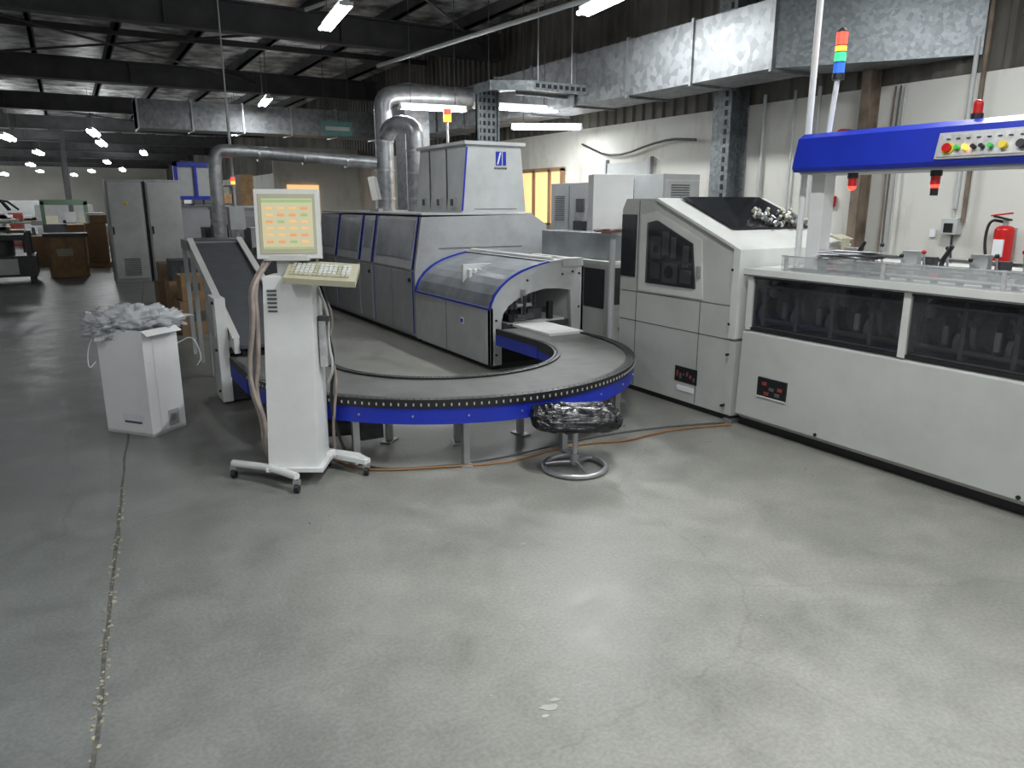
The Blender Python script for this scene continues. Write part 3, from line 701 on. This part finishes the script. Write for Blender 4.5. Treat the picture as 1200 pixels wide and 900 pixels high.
for k,(dx,dy) in enumerate([(-.15,-.12),(-.165,-.09),(-.18,-.11),(-.16,-.14)]):
    b.tube([(-.12+.01*k,-.02,1.26),(dx-.01,dy,1.12),(dx+.0,dy-.02,.95),(dx-.02-.012*k,dy,.70),(dx-.05,dy,.55),(dx-.02+.01*k,dy,.38),(dx-.02,dy+.05,.2),(dx-.01,dy+.15,.04)],.013,HOSE if k!=1 else GREYL,sub=2)
b.tube([(.14,.05,1.14),(.19,.03,1.0),(.18,.02,.85),(.20,.05,.7),(.17,.06,.5),(.16,.1,.35),(.2,.16,.1),(.25,.2,.02)],.010,BLACK,sub=2)
b.tube([(.12,.05,1.1),(.22,.04,.95),(.16,.05,.75),(.21,.07,.6),(.16,.1,.3),(.14,.2,.02)],.010,HOSE,sub=2)
b.tube([(.14,.02,1.1),(.20,.0,.95),(.18,.02,.8),(.21,.0,.65),(.16,.05,.55)],.008,GREYL,sub=2)
b.box(.14,.18,-.02,.06,.66,.92,ALU); b.rbox((.17,0,.93),(.06,.04,.03),(0,0,0),DARK)
b.done(.004)

b=B('floor_cable')
b.tube([(1.25,4.28,.01),(1.33,4.04,.01),(1.50,3.93,.01),(1.70,3.86,.01),(2.0,3.74,.01),(2.2,3.70,.01),(2.5,3.76,.01),(2.79,3.76,.01),(3.05,3.66,.01),(3.3,3.70,.01),(3.6,3.68,.01),(3.93,3.58,.01)],.007,ORANGE,sub=2)
b.tube([(1.3,4.35,.01),(1.4,4.02,.01),(1.6,3.90,.01),(1.9,3.82,.01),(2.2,3.79,.01),(2.6,3.83,.01),(3.0,3.85,.01),(3.5,3.78,.01),(3.93,3.64,.01)],.006,SEAM,sub=2)
b.done()

b=B('monitor_on_pole')
b.cyl((4.20,5.35,.02),(4.20,5.35,1.32),.028,GREYL); b.cyl((4.20,5.35,0),(4.20,5.35,.02),.12,GREYL)
b.rbox((4.18,5.38,1.56),(.36,.22,.47),(0,0,-24),WHITE); b.rbox((4.24,5.5,1.56),(.32,.04,.4),(0,0,-24),DARK)
b.box(4.12,4.28,5.28,5.42,1.27,1.33,GREYL); b.rbox((4.1,5.3,1.31),(.22,.14,.012),(0,0,-24),DRED)
b.done(.008)

# ---------------------------------------------------------------- cardboard box with plastic
b=B('white_carton')
A_=Vector((.08,5.70));B_=Vector((.335,5.385));d1=(B_-A_);d2=Vector((-d1.y,d1.x)).normalized()*.30
D_=A_+d2; C_=B_+d2
H=.73
ps=[A_,B_,C_,D_]
cx_=(A_.x+C_.x)/2; cy_=(A_.y+C_.y)/2
def wallq(p,q,t=.008):
    b.prism([(p.x,p.y),(q.x,q.y),(q.x+(cx_-q.x)*.03,q.y+(cy_-q.y)*.03),(p.x+(cx_-p.x)*.03,p.y+(cy_-p.y)*.03)],'z',0,H,WCARD)
for i in range(4): wallq(ps[i],ps[(i+1)%4])
b.prism([(p.x,p.y) for p in ps],'z',.0,.02,WCARD); b.prism([(p.x*.97+cx_*.03,p.y*.97+cy_*.03) for p in ps],'z',.62,.66,PAPER)
def lab(p,q,u0,u1,z0,z1,m):
    n=Vector(((q-p).y,-(q-p).x)).normalized()*.003
    if (p+n-Vector((cx_,cy_))).length<(p-Vector((cx_,cy_))).length: n=-n
    a=p+(q-p)*u0+n; c=p+(q-p)*u1+n
    b.slab([(a.x,a.y,z0),(c.x,c.y,z0),(c.x,c.y,z1),(a.x,a.y,z1)],.001,m)
lab(A_,B_,.40,.85,.10,.15,PAPER); lab(A_,B_,.42,.8,.085,.10,SEAM)
lab(B_,C_,.50,.80,.04,.15,GREYL); lab(B_,C_,.55,.72,.07,.12,GREY)
lab(B_,C_,.26,.275,.0,.73,PAPER)
b.slab([(B_.x,B_.y,H),(C_.x,C_.y,H),(C_.x+.03,C_.y-.05,H-.03),(B_.x+.03,B_.y-.05,H-.03)],.005,WCARD)
b.tube([(C_.x,C_.y,.6),(C_.x+.1,C_.y-.05,.66),(C_.x+.14,C_.y-.1,.5),(C_.x+.1,C_.y-.1,.45)],.003,PAPER,sub=2)
b.tube([(A_.x,A_.y,.7),(A_.x-.06,A_.y-.03,.6),(A_.x-.07,A_.y-.03,.45),(A_.x-.02,A_.y,.5)],.003,PAPER,sub=2)
b.done()
PLAST=plexi('clear_plastic_film',(.74,.76,.78),.5,.12)
b=B('plastic_wrap')
def crump(seed,k=.35):
    def f(d): 
        n=noise.noise(d*2.6+Vector((seed,0,0)))+.7*noise.noise(d*7+Vector((0,seed,0)))
        return d*(1+k*n)
    return f
for i,(ox,oy,s) in enumerate([(-.14,.10,.14),(.02,.0,.15),(.12,.02,.13),(.0,.12,.12),(.22,.10,.11),(-.02,-.08,.10),(-.22,.04,.09),(-.18,-.02,.08)]):
    b.ball((cx_+ox*.85,cy_+oy*.8,.75+.012*(i%3)-(.05 if ox<-.2 else 0)),s,PLAST,sc=(1.1,1,.6),nu=44,nv=26,fn=crump(i*3.1,.75))
b.done()

# ---------------------------------------------------------------- stool
b=B('low_stool')
sx,sy=2.45,3.42
b.tube([(sx+.185*math.cos(t),sy+.185*math.sin(t),.020) for t in [2*math.pi*i/32 for i in range(32)]],.017,STEEL,n=10,closed=True)
for a in (20,140,260):
    t=math.radians(a); b.tube([(sx,sy,.05),(sx+.1*math.cos(t),sy+.1*math.sin(t),.04),(sx+.185*math.cos(t),sy+.185*math.sin(t),.022)],.012,STEEL)
b.cyl((sx,sy,.03),(sx,sy,.30),.018,STEEL); b.cyl((sx,sy,.04),(sx,sy,.10),.028,STEEL); b.box(sx-.12,sx+.12,sy-.09,sy+.09,.258,.272,DARK)
def cush(d):
    e=.38
    f=lambda c:math.copysign(abs(c)**e,c)
    q=Vector((f(d.x),f(d.y),math.copysign(abs(d.z)**.7,d.z)))
    n=noise.noise(Vector((q.x*2.2,q.y*7,q.z*2)))*.13+noise.noise(Vector((q.x*9,q.y*4,q.z*4+3)))*.10+(.07-abs(noise.noise(Vector((q.x*6,q.y*13,q.z*5+9)))))*.35
    return Vector((q.x,q.y,q.z+n*1.2))*(1+n*.20)
VINYL=paint('crinkled_black_plastic',(.010,.010,.011),.22,var=.5,scale=25,bump=.5,spec=.45)
def rotc(d):
    q=cush(d); a=math.radians(-30); x=q.x*.265;y=q.y*.18
    return Vector((x*math.cos(a)-y*math.sin(a),x*math.sin(a)+y*math.cos(a),q.z*.055))
b.ball((sx,sy,.328),1,VINYL,nu=128,nv=60,fn=rotc)
b.done()

b=B('floor_debris')
SCUFF=paint('dried_white_paint_spot',(.40,.40,.36),.8,var=.2)
def blob(x,y,r,seed):
    pts=[]
    for i in range(14):
        a=2*math.pi*i/14; rr=r*(1+.6*noise.noise(Vector((math.cos(a)*1.5,math.sin(a)*1.5,seed)))); pts.append((x+rr*1.5*math.cos(a)*.86+rr*.5*math.sin(a),y+rr*.5*math.sin(a)-rr*.6*math.cos(a)))
    b.prism(pts,'z',.0006,.0016,SCUFF)
blob(1.13,1.69,.022,1.3); blob(1.17,1.71,.012,2.3); blob(1.10,1.66,.010,5.3); blob(1.66,2.72,.009,3.3)
for i in range(22): 
    x=random.uniform(.3,3.7);y=random.uniform(1.2,3.6); r=random.uniform(.002,.004); b.rbox((x,y,.0015),(r*2,r*1.6,.002),(0,0,random.uniform(0,90)),random.choice([SCUFF,BEIGE,SEAM]))
b.done()

# ---------------------------------------------------------------- far left cabinets and clutter
b=B('switchgear_cabinet')
b.box(.72,1.36,16.7,17.5,0,2.0,GREY); b.box(1.42,2.05,16.7,17.5,0,2.0,GREY); b.box(1.36,1.42,16.8,17.5,0,1.97,BLACK)
for x in (.72,1.42):
    b.box(x+.03,x+.61,16.685,16.7,.08,1.94,GREYL); b.box(x+.05,x+.08,16.66,16.69,.95,1.1,BLACK)
for i in range(10): b.box(.90,1.20,16.675,16.69,.15+.035*i,.165+.035*i,SEAM)
b.box(1.02,1.08,16.675,16.69,1.52,1.58,PYEL); b.done(.01)
b=B('trimming_machine')
b.box(2.1,3.2,12.4,13.6,.0,1.45,GREYL); b.box(2.09,2.1,12.5,13.5,.8,1.3,BLKGLASS); b.box(2.2,3.1,12.38,12.4,.9,1.35,GREY)
b.box(2.08,3.22,12.38,13.6,1.45,1.49,GREY); b.box(1.75,2.1,11.2,12.6,.5,.95,GREY); b.box(1.70,2.1,11.2,12.6,.95,1.0,STEEL)
for x in (1.78,2.05):
    for y in (11.25,12.5): b.box(x-.03,x+.03,y-.03,y+.03,0,.5,DARK)
b.box(1.8,2.0,11.4,11.7,1.0,1.25,DARK); b.box(1.75,2.05,11.9,12.3,1.0,1.2,DARK)
b.box(2.1,3.2,11.3,12.2,0,.9,DARK); b.box(2.3,2.8,11.4,11.9,.9,1.2,GREY)
b.done(.01)
b=B('gantry_frame_machine')
for x in (2.1,3.0): b.box(x,x+.08,17.8,17.9,0,2.4,BLUE)
b.box(2.1,3.08,17.8,17.9,2.32,2.4,BLUE); b.box(2.15,3.0,17.85,18.0,1.7,2.32,GREYL); b.box(2.1,3.08,17.8,17.9,1.62,1.70,BLUE); b.box(2.5,2.56,17.79,17.9,1.7,2.32,BLUE); b.box(2.1,3.8,18,19.5,0,1.5,GREY); b.done()
b=B('stacked_cartons')
for (x,y,z,w,d,h,m) in [(1.05,9.6,0,.4,.6,.4,CARD),(1.1,9.7,.4,.3,.45,.3,WOOD),(1.2,10.6,0,.4,.4,.55,DARK),(1.12,11.2,0,.45,.6,.5,WOOD),(1.17,11.25,.5,.38,.5,.28,DARK),(1.1,12.6,0,.6,.6,.35,CARD),(1.15,12.6,.35,.5,.5,.3,CARD)]:
    b.box(x,x+w,y,y+d,z,z+h,m)
    b.box(x+w*.3,x+w*.7,y-.005,y,z+h*.4,z+h*.7,SEAM)
b.done(.005)
b=B('wooden_crate')
b.box(-.42,.32,18.7,19.4,.1,.85,WOOD); b.box(-.47,.37,18.65,19.45,.85,.92,DARK); b.box(-.42,.32,18.7,18.75,0,.1,WOOD)
for x in (-.42,-.08,.26): b.box(x,x+.06,18.68,18.70,.1,.85,CARD)
b.box(-.25,.05,18.67,18.70,.45,.6,BEIGE)
b.done()
b=B('folding_machine')
b.box(-1.75,-.6,17.4,18.6,.15,.55,DARK); b.box(-1.65,-.7,17.5,18.5,.85,.95,DARK)
for x in (-1.7,-.7):
    for y in (17.5,18.5): b.box(x-.04,x+.04,y-.04,y+.04,0,1.0,BLACK)
b.cyl((-1.2,18,.55),(-1.2,18,.85),.25,DARK); b.box(-1.5,-.9,17.35,17.42,.2,.5,GREYL)
b.cyl((-1.2,18,.95),(-1.2,18,1.7),.03,BLACK)
for i in range(7):
    a=2*math.pi*i/7; b.tube([(-1.2,18,1.62),(-1.2+.25*math.cos(a),18+.25*math.sin(a),1.58),(-1.2+.42*math.cos(a),18+.42*math.sin(a),1.42)],.02,BLACK)
b.cyl((-1.2,18,1.2),(-1.2,18,1.24),.4,STEEL); b.done()
b=B('carton_stack_on_pallet')
b.box(.35,1.4,21.2,22.2,0,.12,WOOD)
for (x,z,h,m) in [(.38,.12,.5,CARD),(.38,.62,.45,CARD),(.9,.12,.55,CARD),(.9,.67,.3,WOOD),(.5,1.07,.2,CARD)]: b.box(x,x+.46,21.25,22.1,z,z+h,m)
b.box(-3.3,-2.4,20.2,21.0,0,.12,WOOD); b.box(-3.25,-2.45,20.25,20.9,.12,.7,CARD); b.box(.0,.5,23,23.8,0,1.0,CARD); b.box(.5,.9,23,23.8,0,1.3,GREYL); b.box(-.9,-.2,22.2,22.9,0,.75,CARD)
b.done(.01)
TGRN=paint('green_cutting_mat',(.08,.13,.09),.6)
def table(x0,x1,y0,y1,top,m,stuff):
    b=B('work_table')
    b.box(x0,x1,y0,y1,top-.05,top,m)
    for x in (x0+.05,x1-.05):
        for y in (y0+.05,y1-.05): b.box(x-.03,x+.03,y-.03,y+.03,0,top-.05,DARK)
    b.box(x0+.1,x1-.1,y0+.1,y1-.1,.2,.24,DARK)
    for i in range(stuff):
        xx=random.uniform(x0,x1-.35); w=random.uniform(.2,.4); h=random.uniform(.04,.3)
        b.box(xx,xx+w,y0+.1,y0+.5,top,top+h,random.choice([PAPER,CARD,PAPER,WOOD,BEIGE,SEAM,GREYL]))
        if i%2: b.box(xx,xx+w,y0+.15,y0+.6,.24,.24+h,random.choice([CARD,PAPER]))
    b.done()
table(-2.6,-1.0,24,25.2,.85,TGRN,8); table(-4.5,-1.5,27,28.2,.85,WOOD,12); table(-1,2,28.5,29.6,.85,GREYL,10); table(-4.5,-1.0,31.5,32.5,.9,TGRN,10); table(-7.5,-4,35,36,.85,CARD,12); table(-2,1,38,39,.85,WOOD,12); table(-6,-2,44,45,.85,WOOD,14)
b=B('paper_cutting_machine')
b.box(-.6,.6,25.8,27,0,.95,DARK); 
for x in (-.6,.5): b.box(x,x+.1,25.8,26,.95,1.6,TGRN)
b.box(-.6,.6,25.8,26,1.5,1.65,TGRN); b.box(.0,.25,25.7,25.8,1.0,1.3,GREYL); b.done()
b=B('printing_press')
b.box(-3.8,-2.0,33,35,0,1.2,GREY); b.box(-3.6,-2.6,33,34.6,1.2,1.7,GREYL); b.box(-1.8,-1.4,33.2,34.6,0,1.2,DRED); b.box(-1.0,1.0,35,36,0,1.5,GREYL); b.box(1.2,2.4,34,35,0,1.1,CARD); b.box(-8,-5,40,42,0,1.6,GREY); b.box(-3,0,48,50,0,1.7,GREYL); b.done(.02)
b=B('storage_shelf')
for x in (2.2,3.4,4.6):
    b.box(x,x+.05,25,25.6,0,2.1,DARK)
for z in (.3,.9,1.5,2.05): b.box(2.2,4.65,25,25.6,z,z+.04,DARK)
for i in range(24): 
    x=2.3+(i%8)*.29; z=[.34,.94,1.54][i//8]; b.box(x,x+.24,25.05,25.5,z,z+random.uniform(.2,.45),random.choice([CARD,PAPER,WOOD,SEAM,GREYL]))
b.done()
b=B('support_post')
for (x,y) in ((-3.1,24),(.2,30),(-3.1,36),(-9,30),(.2,48),(-6,48)): b.box(x-.07,x+.07,y-.07,y+.07,0,3.94,DARK)
b.done()
b=B('hanging_sign'); b.box(3.75,4.25,12.4,12.43,2.62,2.84,paint('sign_teal',(.05,.20,.19),.5)); b.box(3.8,4.2,12.39,12.4,2.7,2.76,GREYL); b.cyl((3.8,12.42,2.84),(3.8,12.42,4.4),.006,BEAM,n=6); b.cyl((4.2,12.42,2.84),(4.2,12.42,4.4),.006,BEAM,n=6)
b.done()
b=B('signal_pole')
b.cyl((2.02,10.9,0),(2.02,10.9,2.9),.02,GREYL); b.cyl((2.02,10.9,2.9),(2.02,10.9,4.4),.01,GREYL)
for i,m in enumerate((GREYL,LORG,LRED)): b.cyl((2.02,10.9,1.75+.05*i),(2.02,10.9,1.79+.05*i),.028,m)
b.box(1.92,2.12,10.8,11.0,1.2,1.5,GREYL); b.done()
b=B('beacon_lamp')
b.cyl((4.78,9.9,1.44),(4.78,9.9,2.66),.02,STEEL); b.cyl((4.78,9.9,2.66),(4.78,9.9,2.75),.055,LORG); b.cyl((4.78,9.9,2.75),(4.78,9.9,2.83),.055,LRED); b.done()
b=B('suspended_conduit')
b.cyl((2.9,10,3.9),(3.8,6.5,3.9),.025,GREYL,n=8); b.cyl((4.2,11,3.5),(5.9,5.5,3.9),.03,GREYL,n=8); b.done()
b=B('partition_wall')
b.box(4.6,6.8,19.5,19.6,0,2.9,WALL); b.box(3.6,3.9,18.6,19.6,0,2.2,WOOD); b.box(4.9,5.7,19.46,19.5,.9,2.0,WARM); b.done()

w=bpy.data.worlds.new('world'); scene.world=w; w.use_nodes=True
w.node_tree.nodes['Background'].inputs[0].default_value=(.93,.96,1,1); w.node_tree.nodes['Background'].inputs[1].default_value=.48
